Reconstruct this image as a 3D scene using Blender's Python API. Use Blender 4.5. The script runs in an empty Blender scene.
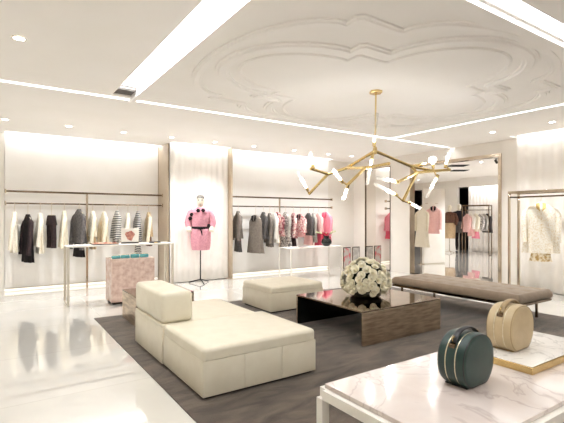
import bpy, bmesh, math, random
from math import sin, cos, pi, radians, sqrt
from mathutils import Vector, Matrix

random.seed(7)
SC = bpy.context.scene
COL = SC.collection
CEIL = 2.85

# ------------------------------------------------------------------ helpers
def lin(c):
    r = []
    for v in c:
        v /= 255.0
        r.append(v / 12.92 if v <= 0.04045 else ((v + 0.055) / 1.055) ** 2.4)
    return (r[0], r[1], r[2], 1.0)

MATS = {}
def mat(name, rgb, rough=0.5, metal=0.0, spec=0.5, pattern=None, rgb2=None, scale=20.0, bump=0.0, bscale=200.0,
        emit=0.0, coat=0.0, alpha=1.0, sheen=0.0, stretch=(1, 1, 1), lo=0.35, hi=0.65, detail=3.0):
    m = bpy.data.materials.new(name)
    m.use_nodes = True
    nt = m.node_tree
    N, L = nt.nodes, nt.links
    b = N['Principled BSDF']
    b.inputs['Base Color'].default_value = lin(rgb)
    b.inputs['Roughness'].default_value = rough
    b.inputs['Metallic'].default_value = metal
    b.inputs['Specular IOR Level'].default_value = spec
    b.inputs['Coat Weight'].default_value = coat
    b.inputs['Coat Roughness'].default_value = 0.05
    b.inputs['Alpha'].default_value = alpha
    b.inputs['Sheen Weight'].default_value = sheen
    if emit: m.cycles.emission_sampling = 'NONE' if emit != 0.35 else 'FRONT'
    if emit:
        b.inputs['Emission Color'].default_value = lin(rgb)
        b.inputs['Emission Strength'].default_value = emit
    tc = N.new('ShaderNodeTexCoord')
    mp = N.new('ShaderNodeMapping')
    mp.inputs['Scale'].default_value = stretch
    L.new(tc.outputs['Object'], mp.inputs['Vector'])
    if pattern:
        ramp = N.new('ShaderNodeValToRGB')
        ramp.color_ramp.elements[0].position = lo
        ramp.color_ramp.elements[0].color = lin(rgb)
        ramp.color_ramp.elements[1].position = hi
        ramp.color_ramp.elements[1].color = lin(rgb2)
        if pattern == 'noise':
            t = N.new('ShaderNodeTexNoise'); t.inputs['Scale'].default_value = scale
            t.inputs['Detail'].default_value = detail; src = t.outputs['Fac']
        elif pattern == 'stripes':
            t = N.new('ShaderNodeTexWave'); t.bands_direction = 'Z'; t.inputs['Scale'].default_value = scale
            t.inputs['Distortion'].default_value = 0.9; t.inputs['Detail Scale'].default_value = 0.6; src = t.outputs['Fac']
        elif pattern == 'dots':
            t = N.new('ShaderNodeTexVoronoi'); t.inputs['Scale'].default_value = scale; src = t.outputs['Distance']
        elif pattern == 'veins':
            t = N.new('ShaderNodeTexNoise'); t.inputs['Scale'].default_value = scale
            t.inputs['Detail'].default_value = 6.0; t.inputs['Distortion'].default_value = 1.4
            s1 = N.new('ShaderNodeMath'); s1.operation = 'SUBTRACT'; s1.inputs[1].default_value = 0.5
            s2 = N.new('ShaderNodeMath'); s2.operation = 'ABSOLUTE'
            s3 = N.new('ShaderNodeMath'); s3.operation = 'MULTIPLY'; s3.inputs[1].default_value = 5.0
            L.new(t.outputs['Fac'], s1.inputs[0]); L.new(s1.outputs[0], s2.inputs[0]); L.new(s2.outputs[0], s3.inputs[0])
            src = s3.outputs[0]
        L.new(mp.outputs['Vector'], t.inputs['Vector'])
        L.new(src, ramp.inputs['Fac'])
        L.new(ramp.outputs['Color'], b.inputs['Base Color'])
    if bump:
        n = N.new('ShaderNodeTexNoise'); n.inputs['Scale'].default_value = bscale; n.inputs['Detail'].default_value = 2.0
        L.new(mp.outputs['Vector'], n.inputs['Vector'])
        bp = N.new('ShaderNodeBump'); bp.inputs['Strength'].default_value = bump; bp.inputs['Distance'].default_value = 0.01
        L.new(n.outputs['Fac'], bp.inputs['Height']); L.new(bp.outputs['Normal'], b.inputs['Normal'])
    MATS[name] = m
    return m

class MB:
    """collects shapes into one bmesh"""
    def __init__(s): s.bm = bmesh.new()
    def box(s, x0, x1, y0, y1, z0, z1, bev=0.0, seg=3, flat=False):
        t = bmesh.new()
        bmesh.ops.create_cube(t, size=1.0)
        for v in t.verts:
            v.co = Vector((x0 + (v.co.x + .5) * (x1 - x0), y0 + (v.co.y + .5) * (y1 - y0), z0 + (v.co.z + .5) * (z1 - z0)))
        if bev:
            bmesh.ops.bevel(t, geom=[e for e in t.edges if not (flat and all(abs(v.co.z - z0) < 1e-6 for v in e.verts))], offset=bev, segments=seg, profile=0.5, affect='EDGES')
        s.merge(t); return s
    def merge(s, t):
        mp = {}
        for v in t.verts: mp[v] = s.bm.verts.new(v.co)
        for f in t.faces:
            try: s.bm.faces.new([mp[v] for v in f.verts])
            except ValueError: pass
        t.free()
    def rings(s, rings, cap0=True, cap1=True, closed=True):
        vs = [[s.bm.verts.new(p) for p in r] for r in rings]
        n = len(vs[0])
        for a, b in zip(vs, vs[1:]):
            for i in range(n if closed else n - 1):
                j = (i + 1) % n
                s.bm.faces.new((a[i], a[j], b[j], b[i]))
        if cap0: s.bm.faces.new(list(reversed(vs[0])))
        if cap1: s.bm.faces.new(vs[-1])
        return s
    def tube(s, pts, rad, n=10, flat=1.0):
        pts = [Vector(p) for p in pts]
        if not isinstance(rad, (list, tuple)): rad = [rad] * len(pts)
        rings = []
        ref = None
        for i, p in enumerate(pts):
            d = (pts[min(i + 1, len(pts) - 1)] - pts[max(i - 1, 0)]).normalized()
            if ref is None:
                ref = Vector((0, 0, 1)) if abs(d.z) < 0.9 else Vector((1, 0, 0))
            u = (ref - d * ref.dot(d)).normalized(); ref = u
            w = d.cross(u)
            rings.append([p + (u * cos(2 * pi * k / n) + w * sin(2 * pi * k / n) * flat) * rad[i] for k in range(n)])
        return s.rings(rings)
    def lathe(s, prof, n=24, cx=0, cy=0):
        rings = [[Vector((cx + r * cos(2 * pi * k / n), cy + r * sin(2 * pi * k / n), z)) for k in range(n)] for r, z in prof]
        return s.rings(rings)
    def ball(s, c, r, sx=1, sy=1, sz=1, u=14, v=9):
        t = bmesh.new(); bmesh.ops.create_uvsphere(t, u_segments=u, v_segments=v, radius=r)
        for q in t.verts: q.co = Vector((c[0] + q.co.x * sx, c[1] + q.co.y * sy, c[2] + q.co.z * sz))
        s.merge(t); return s
    def xform(s, M):
        bmesh.ops.transform(s.bm, matrix=M, verts=list(s.bm.verts)); return s
    def build(s, name, m, parent=None, smooth=True, ang=38, loc=None, rz=0, label=None):
        bmesh.ops.recalc_face_normals(s.bm, faces=list(s.bm.faces))
        me = bpy.data.meshes.new(name)
        s.bm.to_mesh(me); s.bm.free()
        if smooth:
            me.polygons.foreach_set('use_smooth', [True] * len(me.polygons))
            me.set_sharp_from_angle(angle=radians(ang))
        me.materials.append(m)
        o = bpy.data.objects.new(name, me); COL.objects.link(o)
        if parent: o.parent = parent
        if loc: o.location = loc
        o.rotation_euler = (0, 0, rz)
        if label: o['label'] = label
        return o

def tag(o, label, cat, group=None):
    o['label'] = label; o['category'] = cat
    if group: o['group'] = group
    return o

def thing(name, label, cat, loc=(0, 0, 0), rz=0, group=None):
    o = bpy.data.objects.new(name, None); COL.objects.link(o)
    o.location = loc; o.rotation_euler = (0, 0, rz); o.empty_display_size = 0.1
    return tag(o, label, cat, group)

def struct(o):
    o['kind'] = 'structure'; return o

def dup(root, loc, rz=None, label=None, group=None):
    r = root.copy(); COL.objects.link(r); r.location = loc
    if rz is not None: r.rotation_euler = (0, 0, rz)
    if label: r['label'] = label
    if group: r['group'] = group
    for ch in list(root.children):
        c = ch.copy(); COL.objects.link(c); c.parent = r
        for g in list(ch.children):
            d = g.copy(); COL.objects.link(d); d.parent = c
    return r

# ------------------------------------------------------------------ materials
WALL = mat('warm white wall paint', (245, 242, 238), 0.6, pattern='noise', rgb2=(242, 239, 234), scale=3)
WALLB = mat('beige wall paint', (236, 231, 223), 0.55, pattern='noise', rgb2=(232, 227, 218), scale=2)
FINM = mat('taupe satin fin', (186, 170, 148), 0.4, pattern='noise', rgb2=(180, 163, 140), scale=6)
CEILM = mat('ceiling plaster', (250, 247, 243), 0.8, pattern='noise', rgb2=(248, 245, 240), scale=2)
PLASTER = mat('relief plaster', (250, 247, 243), 0.5, pattern='noise', rgb2=(248, 245, 240), scale=4)
LED = mat('warm white light strip', (247, 250, 255), emit=1.5)
LEDW = mat('trough light diffuser', (247, 250, 255), emit=1.5)
LEDN = mat('near trough diffuser', (247, 250, 255), emit=1.5)
LEDLOW = mat('plinth light strip', (255, 252, 247), emit=0.35)
SPOTM = mat('downlight lamp', (255, 250, 240), emit=14.0)
WHITEM = mat('white lacquer', (240, 236, 228), 0.25, pattern='noise', rgb2=(236, 231, 222), scale=5)
CREAMM = mat('cream lacquered metal', (212, 205, 190), 0.3, pattern='noise', rgb2=(205, 197, 181), scale=5)
CHROME = mat('champagne chrome', (212, 198, 180), 0.12, metal=1.0, pattern='noise', rgb2=(200, 185, 165), scale=4)
DARKCH = mat('bronze chrome', (128, 110, 92), 0.14, metal=1.0, pattern='noise', rgb2=(112, 95, 78), scale=4)
BRASS = mat('satin brass', (232, 208, 152), 0.24, metal=1.0, pattern='noise', rgb2=(224, 198, 138), scale=10)
GOLD = mat('polished gold', (222, 194, 136), 0.24, metal=1.0, pattern='noise', rgb2=(208, 178, 120), scale=10)
BRONZES = mat('brushed bronze', (214, 197, 175), 0.32, metal=1.0, pattern='noise', rgb2=(174, 155, 134), scale=5, stretch=(1, 1, 7))
BRONZE = mat('mirror bronze', (172, 156, 138), 0.06, metal=1.0, pattern='noise', rgb2=(160, 144, 127), scale=6, stretch=(1, 1, 6))
MIRROR = mat('mirror silvering', (236, 232, 226), 0.02, metal=1.0, pattern='noise', rgb2=(234, 230, 224), scale=2)
LEATHER = mat('cream leather', (226, 219, 199), 0.42, pattern='noise', rgb2=(221, 213, 192), scale=8, bump=0.12, bscale=300)
SHADOWM = mat('dark base and shadow gap', (40, 34, 30), 0.7, pattern='noise', rgb2=(34, 29, 26), scale=8)
BENCHM = mat('taupe upholstery', (150, 132, 112), 0.75, pattern='noise', rgb2=(140, 123, 104), scale=14, bump=0.15, bscale=260, sheen=0.2)
BLACKM = mat('black metal', (28, 26, 26), 0.35, pattern='noise', rgb2=(22, 20, 20), scale=9)
BLACKG = mat('black glaze', (14, 16, 15), 0.08, pattern='noise', rgb2=(20, 24, 22), scale=9)
GREENL = mat('dark green leather', (40, 64, 59), 0.32, pattern='noise', rgb2=(34, 55, 51), scale=16, bump=0.15, bscale=350)
BEIGEL = mat('beige leather', (196, 176, 140), 0.4, pattern='noise', rgb2=(189, 168, 132), scale=16, bump=0.15, bscale=350)
BEIGED = mat('tan leather trim', (166, 142, 104), 0.42, pattern='noise', rgb2=(158, 134, 96), scale=16)
ZIPM = mat('pale metal zip', (226, 216, 190), 0.3, metal=0.6, pattern='noise', rgb2=(200, 190, 160), scale=120)
PINKMARBLE = mat('pink beige marble', (196, 164, 150), 0.25, pattern='noise', rgb2=(226, 204, 192), scale=14, lo=0.3, hi=0.62, detail=8)
LEAFM = mat('dark leaf', (20, 26, 18), 0.9, spec=0.1, pattern='noise', rgb2=(32, 40, 24), scale=30)
PALELEAF = mat('pale calla petals', (226, 226, 190), 0.5, pattern='noise', rgb2=(196, 204, 150), scale=20)
ROSEM = mat('ivory rose petals', (246, 242, 226), 0.6, pattern='noise', rgb2=(238, 233, 212), scale=25)
TEALM = mat('teal satin', (92, 168, 172), 0.4, pattern='noise', rgb2=(78, 150, 156), scale=20)
BODYM = mat('mannequin ivory', (232, 224, 208), 0.4, pattern='noise', rgb2=(226, 217, 200), scale=6)
CURTM = mat('white pleated fabric', (242, 238, 232), 0.7, pattern='noise', rgb2=(238, 233, 226), scale=5, sheen=0.2)
HANGM = mat('pale hanger wood', (226, 216, 196), 0.4, pattern='noise', rgb2=(214, 202, 178), scale=12)

def floor_material(name, c1, c2, joint, tile, rough):
    m = mat(name, c1, rough, spec=0.6)
    nt = m.node_tree; N, L = nt.nodes, nt.links
    b = N['Principled BSDF']
    tc = N.new('ShaderNodeTexCoord')
    br = N.new('ShaderNodeTexBrick')
    br.offset = 0.0; br.inputs['Scale'].default_value = 1.0
    br.inputs['Brick Width'].default_value = tile; br.inputs['Row Height'].default_value = tile
    br.inputs['Mortar Size'].default_value = 0.0025
    br.inputs['Color1'].default_value = lin(c1); br.inputs['Color2'].default_value = lin(c2); br.inputs['Mortar'].default_value = lin(joint)
    L.new(tc.outputs['Object'], br.inputs['Vector'])
    no = N.new('ShaderNodeTexNoise'); no.inputs['Scale'].default_value = 1.6; no.inputs['Detail'].default_value = 5
    L.new(tc.outputs['Object'], no.inputs['Vector'])
    mx = N.new('ShaderNodeMix'); mx.data_type = 'RGBA'; mx.blend_type = 'MULTIPLY'; mx.inputs['Factor'].default_value = 0.12
    L.new(br.outputs['Color'], mx.inputs['A']); L.new(no.outputs['Fac'], mx.inputs['B'])
    L.new(mx.outputs['Result'], b.inputs['Base Color'])
    b.inputs['Coat Weight'].default_value = 1.0; b.inputs['Coat IOR'].default_value = 2.1; b.inputs['Coat Roughness'].default_value = 0.008
    return m
FLOORM = floor_material('polished white stone tiles', (232, 229, 222), (229, 226, 218), (200, 195, 186), 1.2, 0.02)
FLOOR2M = floor_material('polished greige marble tiles', (205, 198, 189), (197, 189, 179), (180, 170, 160), 0.9, 0.03)

def rug_material():
    m = mat('brown grey pile', (112, 100, 88), 0.95, spec=0.1, sheen=0.3)
    nt = m.node_tree; N, L = nt.nodes, nt.links
    b = N['Principled BSDF']; tc = N.new('ShaderNodeTexCoord')
    n1 = N.new('ShaderNodeTexNoise'); n1.inputs['Scale'].default_value = 4.5; n1.inputs['Detail'].default_value = 5; n1.inputs['Distortion'].default_value = 0.8
    n2 = N.new('ShaderNodeTexNoise'); n2.inputs['Scale'].default_value = 140; n2.inputs['Detail'].default_value = 2
    mp = N.new('ShaderNodeMapping'); mp.inputs['Scale'].default_value = (0.6, 1.6, 1)
    L.new(tc.outputs['Object'], mp.inputs['Vector']); L.new(mp.outputs['Vector'], n1.inputs['Vector']); L.new(tc.outputs['Object'], n2.inputs['Vector'])
    ad = N.new('ShaderNodeMath'); ad.operation = 'MULTIPLY_ADD'; ad.inputs[1].default_value = 0.35
    L.new(n2.outputs['Fac'], ad.inputs[0]); L.new(n1.outputs['Fac'], ad.inputs[2])
    r = N.new('ShaderNodeValToRGB')
    r.color_ramp.elements[0].position = 0.5; r.color_ramp.elements[0].color = lin((60, 52, 45))
    r.color_ramp.elements[1].position = 0.85; r.color_ramp.elements[1].color = lin((108, 95, 83))
    L.new(ad.outputs[0], r.inputs['Fac']); L.new(r.outputs['Color'], b.inputs['Base Color'])
    bp = N.new('ShaderNodeBump'); bp.inputs['Strength'].default_value = 0.5; bp.inputs['Distance'].default_value = 0.01
    L.new(n2.outputs['Fac'], bp.inputs['Height']); L.new(bp.outputs['Normal'], b.inputs['Normal'])
    return m
RUGM = rug_material()

def marble_material(name, base, tint, vein, scale, vs):
    m = mat(name, base, 0.12, coat=0.3)
    nt = m.node_tree; N, L = nt.nodes, nt.links
    b = N['Principled BSDF']; tc = N.new('ShaderNodeTexCoord')
    n1 = N.new('ShaderNodeTexNoise'); n1.inputs['Scale'].default_value = scale; n1.inputs['Detail'].default_value = 6; n1.inputs['Distortion'].default_value = 0.6
    r1 = N.new('ShaderNodeValToRGB')
    r1.color_ramp.elements[0].position = 0.38; r1.color_ramp.elements[0].color = lin(base)
    r1.color_ramp.elements[1].position = 0.66; r1.color_ramp.elements[1].color = lin(tint)
    n2 = N.new('ShaderNodeTexNoise'); n2.inputs['Scale'].default_value = vs; n2.inputs['Detail'].default_value = 7; n2.inputs['Distortion'].default_value = 1.2
    s1 = N.new('ShaderNodeMath'); s1.operation = 'SUBTRACT'; s1.inputs[1].default_value = 0.5
    s2 = N.new('ShaderNodeMath'); s2.operation = 'ABSOLUTE'
    r2 = N.new('ShaderNodeValToRGB')
    r2.color_ramp.elements[0].position = 0.0; r2.color_ramp.elements[0].color = lin(vein)
    r2.color_ramp.elements[1].position = 0.022; r2.color_ramp.elements[1].color = (1, 1, 1, 1)
    mx = N.new('ShaderNodeMix'); mx.data_type = 'RGBA'; mx.blend_type = 'MULTIPLY'; mx.inputs['Factor'].default_value = 0.3
    for n in (n1, n2): L.new(tc.outputs['Object'], n.inputs['Vector'])
    L.new(n1.outputs['Fac'], r1.inputs['Fac']); L.new(n2.outputs['Fac'], s1.inputs[0]); L.new(s1.outputs[0], s2.inputs[0]); L.new(s2.outputs[0], r2.inputs['Fac'])
    L.new(r1.outputs['Color'], mx.inputs['A']); L.new(r2.outputs['Color'], mx.inputs['B']); L.new(mx.outputs['Result'], b.inputs['Base Color'])
    return m
MARBLE = marble_material('blush marble', (220, 210, 203), (206, 191, 183), (150, 126, 120), 2.6, 2.6)
WMARBLE = marble_material('white veined marble', (240, 237, 231), (226, 222, 217), (84, 80, 78), 5.0, 5.0)

def glass_tube_material():
    m = bpy.data.materials.new('frosted glass tube'); m.use_nodes = True
    nt = m.node_tree; N, L = nt.nodes, nt.links
    b = N['Principled BSDF']
    b.inputs['Base Color'].default_value = lin((250, 246, 238)); b.inputs['Roughness'].default_value = 0.15
    b.inputs['Emission Color'].default_value = lin((255, 246, 230))
    tc = N.new('ShaderNodeTexCoord'); n = N.new('ShaderNodeTexNoise'); n.inputs['Scale'].default_value = 8
    L.new(tc.outputs['Object'], n.inputs['Vector'])
    mr = N.new('ShaderNodeMapRange'); mr.inputs['To Min'].default_value = 0.20; mr.inputs['To Max'].default_value = 0.30
    L.new(n.outputs['Fac'], mr.inputs['Value']); L.new(mr.outputs['Result'], b.inputs['Alpha'])
    b.inputs['Emission Strength'].default_value = 0.03
    return m
TUBEM = glass_tube_material()
BULBM = mat('lit bulb', (255, 240, 214), emit=6.0)
CLEARM = mat('clear glass globe', (245, 244, 240), 0.05, alpha=0.3, pattern='noise', rgb2=(240, 240, 236), scale=4)

# ------------------------------------------------------------------ camera
cam = bpy.data.cameras.new('camera'); co = bpy.data.objects.new('camera', cam); COL.objects.link(co)
co.location = (0, 0, 1.35); co.rotation_euler = (radians(90), 0, radians(-34))
cam.sensor_fit = 'HORIZONTAL'; cam.sensor_width = 36.0; cam.lens = 36.0 * 427.0 / 564.0
cam.shift_y = 5.5 / 564.0; cam.clip_start = 0.05; cam.clip_end = 100
SC.camera = co

# ------------------------------------------------------------------ room shell
X0, X1, Y0, Y1 = -3.0, 8.25, -3.0, 9.14
def slab(name, m, x0, x1, y0, y1, z0, z1):
    return struct(MB().box(x0, x1, y0, y1, z0, z1).build(name, m, smooth=False))
slab('floor', FLOORM, X0 - .2, X1 + .06, Y0 - .2, Y1 + .4, -0.1, 0)
# back wall : left bay, block right of bay two, flat wall beyond
slab('wall_back', WALL, X0 - .2, 4.29, Y1, Y1 + .15, 0, 3.0)
slab('wall_back', WALL, 4.291, X1 + .12, 8.74, 8.9, 0, 3.0)
slab('wall_back', WALLB, 7.34, X1, 8.69, 8.739, 0, CEIL)
slab('wall_back', WALLB, X0, 0.15, Y1 - .07, Y1 - .001, 0, CEIL)
slab('wall_partition', FINM, 2.93, 2.955, 8.49, Y1 - .001, 0, CEIL)
slab('wall_partition', FINM, 4.27, 4.29, 8.27, Y1 - .001, 0, CEIL)
slab('wall_left', WALL, X0 - .15, X0, Y0, Y1, 0, 3.0)
slab('wall_front', WALL, X0, X1, Y0 - .15, Y0, 0, 3.0)
# right wall with an opening into the next room
OY0, OY1, OZ = 4.57, 6.73, 2.58
slab('wall_right', WALLB, X1, X1 + .12, OY1, 8.739, 0, CEIL)
slab('wall_right', WALLB, X1, X1 + .12, OY0, OY1, OZ, CEIL)
slab('wall_right', WALLB, X1, X1 + .12, Y0, OY0, 0, CEIL)
# floating wall panels in the two clothing bays, a light strip glowing below each
slab('wall_panel', WALL, 0.16, 2.92, Y1 - .05, Y1 - .002, 0.06, 2.96)
slab('wall_panel', WALL, 4.335, 7.335, 8.69, 8.738, 0.06, 2.96)
struct(MB().box(0.16, 2.92, Y1 - .062, Y1 - .052, 0.06, 0.075).build('trim_1', CREAMM))
struct(MB().box(4.335, 7.335, 8.678, 8.688, 0.06, 0.075).build('trim_2', CREAMM))
for nm, xa, xb, yy, lb in (('plinth', 0.16, 2.92, Y1 - .03, 'thin light strip glowing at floor level under the left clothing bay'),
                           ('plinth', 4.335, 7.335, 8.71, 'thin light strip glowing at floor level under the bay right of the pink mannequin')):
    tag(MB().box(xa, xb, yy, yy + .02, 0.018, 0.045).build('light_strip', LEDLOW), lb, 'light strip')

# ceiling with slots
slots = {
    'trough_left': (1.2, 1.42, Y0, 5.48),
    'trough_near': (1.55, X1, 1.53, 1.66),
    'cove_far': (X0, X1, 5.58, 5.67),
    'cove_right': (6.24, 6.31, 1.68, 5.58),
    'bay_left': (0.15, 2.93, 8.86, Y1),
    'curtain': (2.955, 4.27, 8.28, Y1),
    'bay_right': (4.29, 7.34, 8.46, 8.74),
    'curtain_right': (7.98, X1, Y0, 4.24),
}
xs = sorted({X0, X1} | {v for s in slots.values() for v in s[:2]})
ys = sorted({Y0, Y1} | {v for s in slots.values() for v in s[2:]})
cm = MB()
for xa, xb in zip(xs, xs[1:]):
    for ya, yb in zip(ys, ys[1:]):
        mx, my = (xa + xb) / 2, (ya + yb) / 2
        if not any(s[0] < mx < s[1] and s[2] < my < s[3] for s in slots.values()):
            cm.box(xa, xb, ya, yb, CEIL, CEIL + .12)
cm.box(X0 - .15, X1 + .12, Y0 - .15, Y1 + .15, CEIL + .1205, CEIL + .2)
bmesh.ops.remove_doubles(cm.bm, verts=list(cm.bm.verts), dist=1e-4)
struct(cm.build('ceiling', CEILM, smooth=False))
POWER = {'warm white light strip': 3.2, 'trough light diffuser': 4.8, 'near trough diffuser': 3.0}
def strip(x0, x1, y0, y1, m, label, z=CEIL + .10, h=.02, name='cove_light', cat='ceiling light'):
    tag(MB().box(x0, x1, y0, y1, z, z + h).build(name, m), label, cat)
    l = bpy.data.lights.new('strip_lamp', 'AREA'); l.shape = 'RECTANGLE'; l.size = x1 - x0; l.size_y = y1 - y0
    l.energy = POWER[m.name] * pi * (x1 - x0) * (y1 - y0); l.color = (.93, .96, 1)
    lo = bpy.data.objects.new('strip_lamp', l); COL.objects.link(lo); lo.location = ((x0 + x1) / 2, (y0 + y1) / 2, z - .004)
strip(1.21, 1.41, Y0 + .05, 5.2, LEDW, 'wide recessed light trough left of the moulded ceiling panel', z=CEIL + .05, name='ceiling_trough_light')
strip(1.6, X1 - .1, 1.54, 1.65, LEDN, 'wide recessed light trough at the top right corner of the ceiling', z=CEIL + .05, name='ceiling_trough_light')
strip(X0 + .1, X1 - .1, 5.59, 5.655, LED, 'long thin cove light across the ceiling in front of the clothing bays', z=CEIL + .06)
strip(6.25, 6.30, 1.72, 5.55, LED, 'thin cove light along the far right edge of the moulded ceiling panel', z=CEIL + .015)
strip(0.17, 2.91, 8.92, 9.02, LED, 'light strip hidden above the left clothing bay')
strip(3.02, 4.25, 8.31, 8.38, LED, 'light strip hidden above the pleated curtain behind the pink mannequin')
strip(4.35, 7.32, 8.52, 8.62, LED, 'light strip hidden above the clothing bay right of the pink mannequin')
strip(8.02, 8.08, Y0 + .1, 4.2, LED, 'light strip hidden above the draped curtain on the right wall')
# dark grille closing the end of the left trough
g = thing('ceiling_vent', 'dark grey grille at the end of the left light trough', 'vent', (1.31, 5.34, CEIL))
MB().box(-.11, .11, -.12, .12, .02, .05).build('vent_frame', mat('grey vent', (126, 120, 114), .5, pattern='noise', rgb2=(116, 110, 104), scale=9), g)
sl = MB()
for k in range(6): sl.box(-.10, .10, -.105 + k * .038, -.085 + k * .038, .008, .02)
sl.build('vent_slats', MATS['grey vent'], g)
# stepped plaster lips around the coffer
struct(MB().box(1.42, 1.50, 1.76, 5.58, CEIL - .03, CEIL - .0005).box(1.42, 1.455, 1.76, 5.58, CEIL - .05, CEIL - .03).build('trim_3', PLASTER, smooth=False))
struct(MB().box(1.50, 6.24, 1.685, 1.88, CEIL - .02, CEIL - .0005).box(1.50, 6.24, 1.685, 1.78, CEIL - .045, CEIL - .02).build('trim_4', PLASTER, smooth=False))

# quatrefoil relief
def quatrefoil(cx, rx, ry, by, bx, ty):
    """barbed quatrefoil: side lobes centred at +-cx, a square barb at height by from bx to cx, end lobes rising ty above it"""
    q = [(cx + rx * cos(radians(90) * k / 18), ry * sin(radians(90) * k / 18)) for k in range(19)]
    q += [(cx, by - .02), (cx - .02, by), (bx + .04, by)]
    q += [(bx * cos(radians(90) * k / 18), by + .03 + ty * sin(radians(90) * k / 18)) for k in range(19)]
    pts = q[:]
    pts += [(-x, y) for x, y in reversed(q[:-1])]
    pts += [(x, -y) for x, y in reversed(pts[1:-1])]
    return pts
def relief(name, shape, width, depth):
    path = [Vector((x, y, 0)) for x, y in quatrefoil(*shape)]
    n = len(path); rings = []
    for i, p in enumerate(path):
        d1 = (p - path[i - 1]); d2 = (path[(i + 1) % n] - p)
        d = (d1.normalized() + d2.normalized()); d = d.normalized() if d.length > 1e-6 else d2.normalized()
        nrm = Vector((d.y, -d.x, 0))
        rings.append([Vector((3.83, 3.64, CEIL - .0005)) + p + nrm * (o * width) + Vector((0, 0, -z * depth)) for o, z in
                      ((-.5, 0), (-.46, .5), (-.28, .55), (-.2, .95), (0, 1), (.2, .95), (.28, .55), (.46, .5), (.5, 0))])
    mb = MB(); rings.append(rings[0])
    mb.rings(rings, cap0=False, cap1=False, closed=False)
    bmesh.ops.remove_doubles(mb.bm, verts=list(mb.bm.verts), dist=1e-5)
    return struct(mb.build(name, PLASTER, ang=25))
relief('trim_7', (1.15, .82, .78, .94, .81, .72), .15, .03)
relief('trim_8', (1.55, .58, 1.16, 1.31, 1.08, .48), .13, .026)
relief('trim_9', (1.02, .78, .60, .76, .66, .74), .05, .014)

# ------------------------------------------------------------------ downlights
def downlight(x, y, label, energy=58, r=.05, first=[None], z=CEIL):
    if first[0] is None:
        t = thing('downlight', label, 'ceiling light', (x, y, z), group=None)
        MB().rings([[Vector((rr * cos(2 * pi * k / 24), rr * sin(2 * pi * k / 24), zz)) for k in range(24)] for rr, zz in
                    ((.058, -.001), (.056, -.006), (.044, -.006), (.040, -.002))], False, False).build('trim_ring', WHITEM, t)
        MB().lathe([(.001, -.0035), (.040, -.0035), (.040, -.0015), (.001, -.0015)]).build('lamp', SPOTM, t)
        first[0] = t
    else:
        dup(first[0], (x, y, z), label=label)
    l = bpy.data.lights.new('downlight_beam', 'SPOT'); l.energy = energy; l.color = (.94, .97, 1)
    l.spot_size = radians(105); l.spot_blend = 0.9; l.shadow_soft_size = .06
    lo = bpy.data.objects.new('downlight_beam', l); COL.objects.link(lo); lo.location = (x, y, z - .02)
names7 = ['above the far left of the left clothing bay', 'above the left part of the left clothing bay', 'above the middle of the left clothing bay',
          'above the right end of the left clothing bay', 'in front of the curtain behind the pink mannequin', 'above the left end of the second clothing bay',
          'above the middle of the second clothing bay', 'above the vase end of the second clothing bay']
for x, w in zip((0.14, 1.03, 1.90, 2.77, 3.66, 4.56, 5.6, 6.6), names7):
    downlight(x, 7.82, 'small round recessed downlight ' + w)
downlight(0.174, 4.2, 'round recessed downlight alone at the top left of the ceiling', 34)
downlight(7.3, 4.17, 'small recessed downlight in front of the right clothes rail')
downlight(7.3, 3.2, 'small recessed downlight near the draped curtain at the right edge')
downlight(7.3, 7.75, 'small recessed downlight in the corner by the tall mirror')
for x, y, w in ((0.17, -1.0, 'behind the viewer on the left'), (7.3, 0.3, 'along the right wall behind the marble table'),
                (4.2, -0.6, 'over the floor behind the marble table'), (6.0, 6.6, 'over the aisle by the opening'), (3.4, 6.6, 'over the aisle behind the square ottoman'),
                (0.4, 6.2, 'over the aisle before the left clothing bay')):
    if y < 2: downlight(x, y, 'added unseen downlight ' + w, 26)  # unseen downlights added to keep the whole room bright
# ------------------------------------------------------------------ rug
tag(MB().box(1.10, 6.35, -0.6, 6.09, 0.0005, 0.008, .003, 2).build('area_rug', RUGM), 'large brown grey area rug under the sofas and coffee table', 'rug')
RZ = 0.0085

# ------------------------------------------------------------------ modular sofa
def block(root, x0, x1, y0, y1, z0, zs, z1, seams=3, bev=.03, along='x'):
    MB().box(x0 + .03, x1 - .03, y0 + .03, y1 - .03, 0.0, zs + .002).build('plinth', SHADOWM, root)  # dark recessed plinth stands in for the shadow gap under the block
    b = MB()
    if along == 'x':
        w = (x1 - x0) / seams
        for k in range(seams): b.box(x0 + k * w, x0 + (k + 1) * w, y0, y1, z0, zs, .006, 2)
    else:
        w = (y1 - y0) / seams
        for k in range(seams): b.box(x0, x1, y0 + k * w, y0 + (k + 1) * w, z0, zs, .006, 2)
    b.build('base', LEATHER, root)
    MB().box(x0, x1, y0, y1, zs + .003, z1, bev, 5, True).build('seat_cushion', LEATHER, root, ang=60)

t = thing('sofa_ottoman', 'cream leather sofa block without a back, nearest on the rug', 'sofa', (1.79, 3.355, RZ))
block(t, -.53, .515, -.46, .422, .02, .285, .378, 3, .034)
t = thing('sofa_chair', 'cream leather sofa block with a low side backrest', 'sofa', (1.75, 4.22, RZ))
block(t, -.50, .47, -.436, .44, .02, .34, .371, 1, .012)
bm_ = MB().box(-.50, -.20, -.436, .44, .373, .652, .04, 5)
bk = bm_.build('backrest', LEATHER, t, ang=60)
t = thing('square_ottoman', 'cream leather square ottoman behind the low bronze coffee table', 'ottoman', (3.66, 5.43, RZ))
block(t, -.48, .46, -.435, .38, .02, .275, .368, 1, .04)

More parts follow.
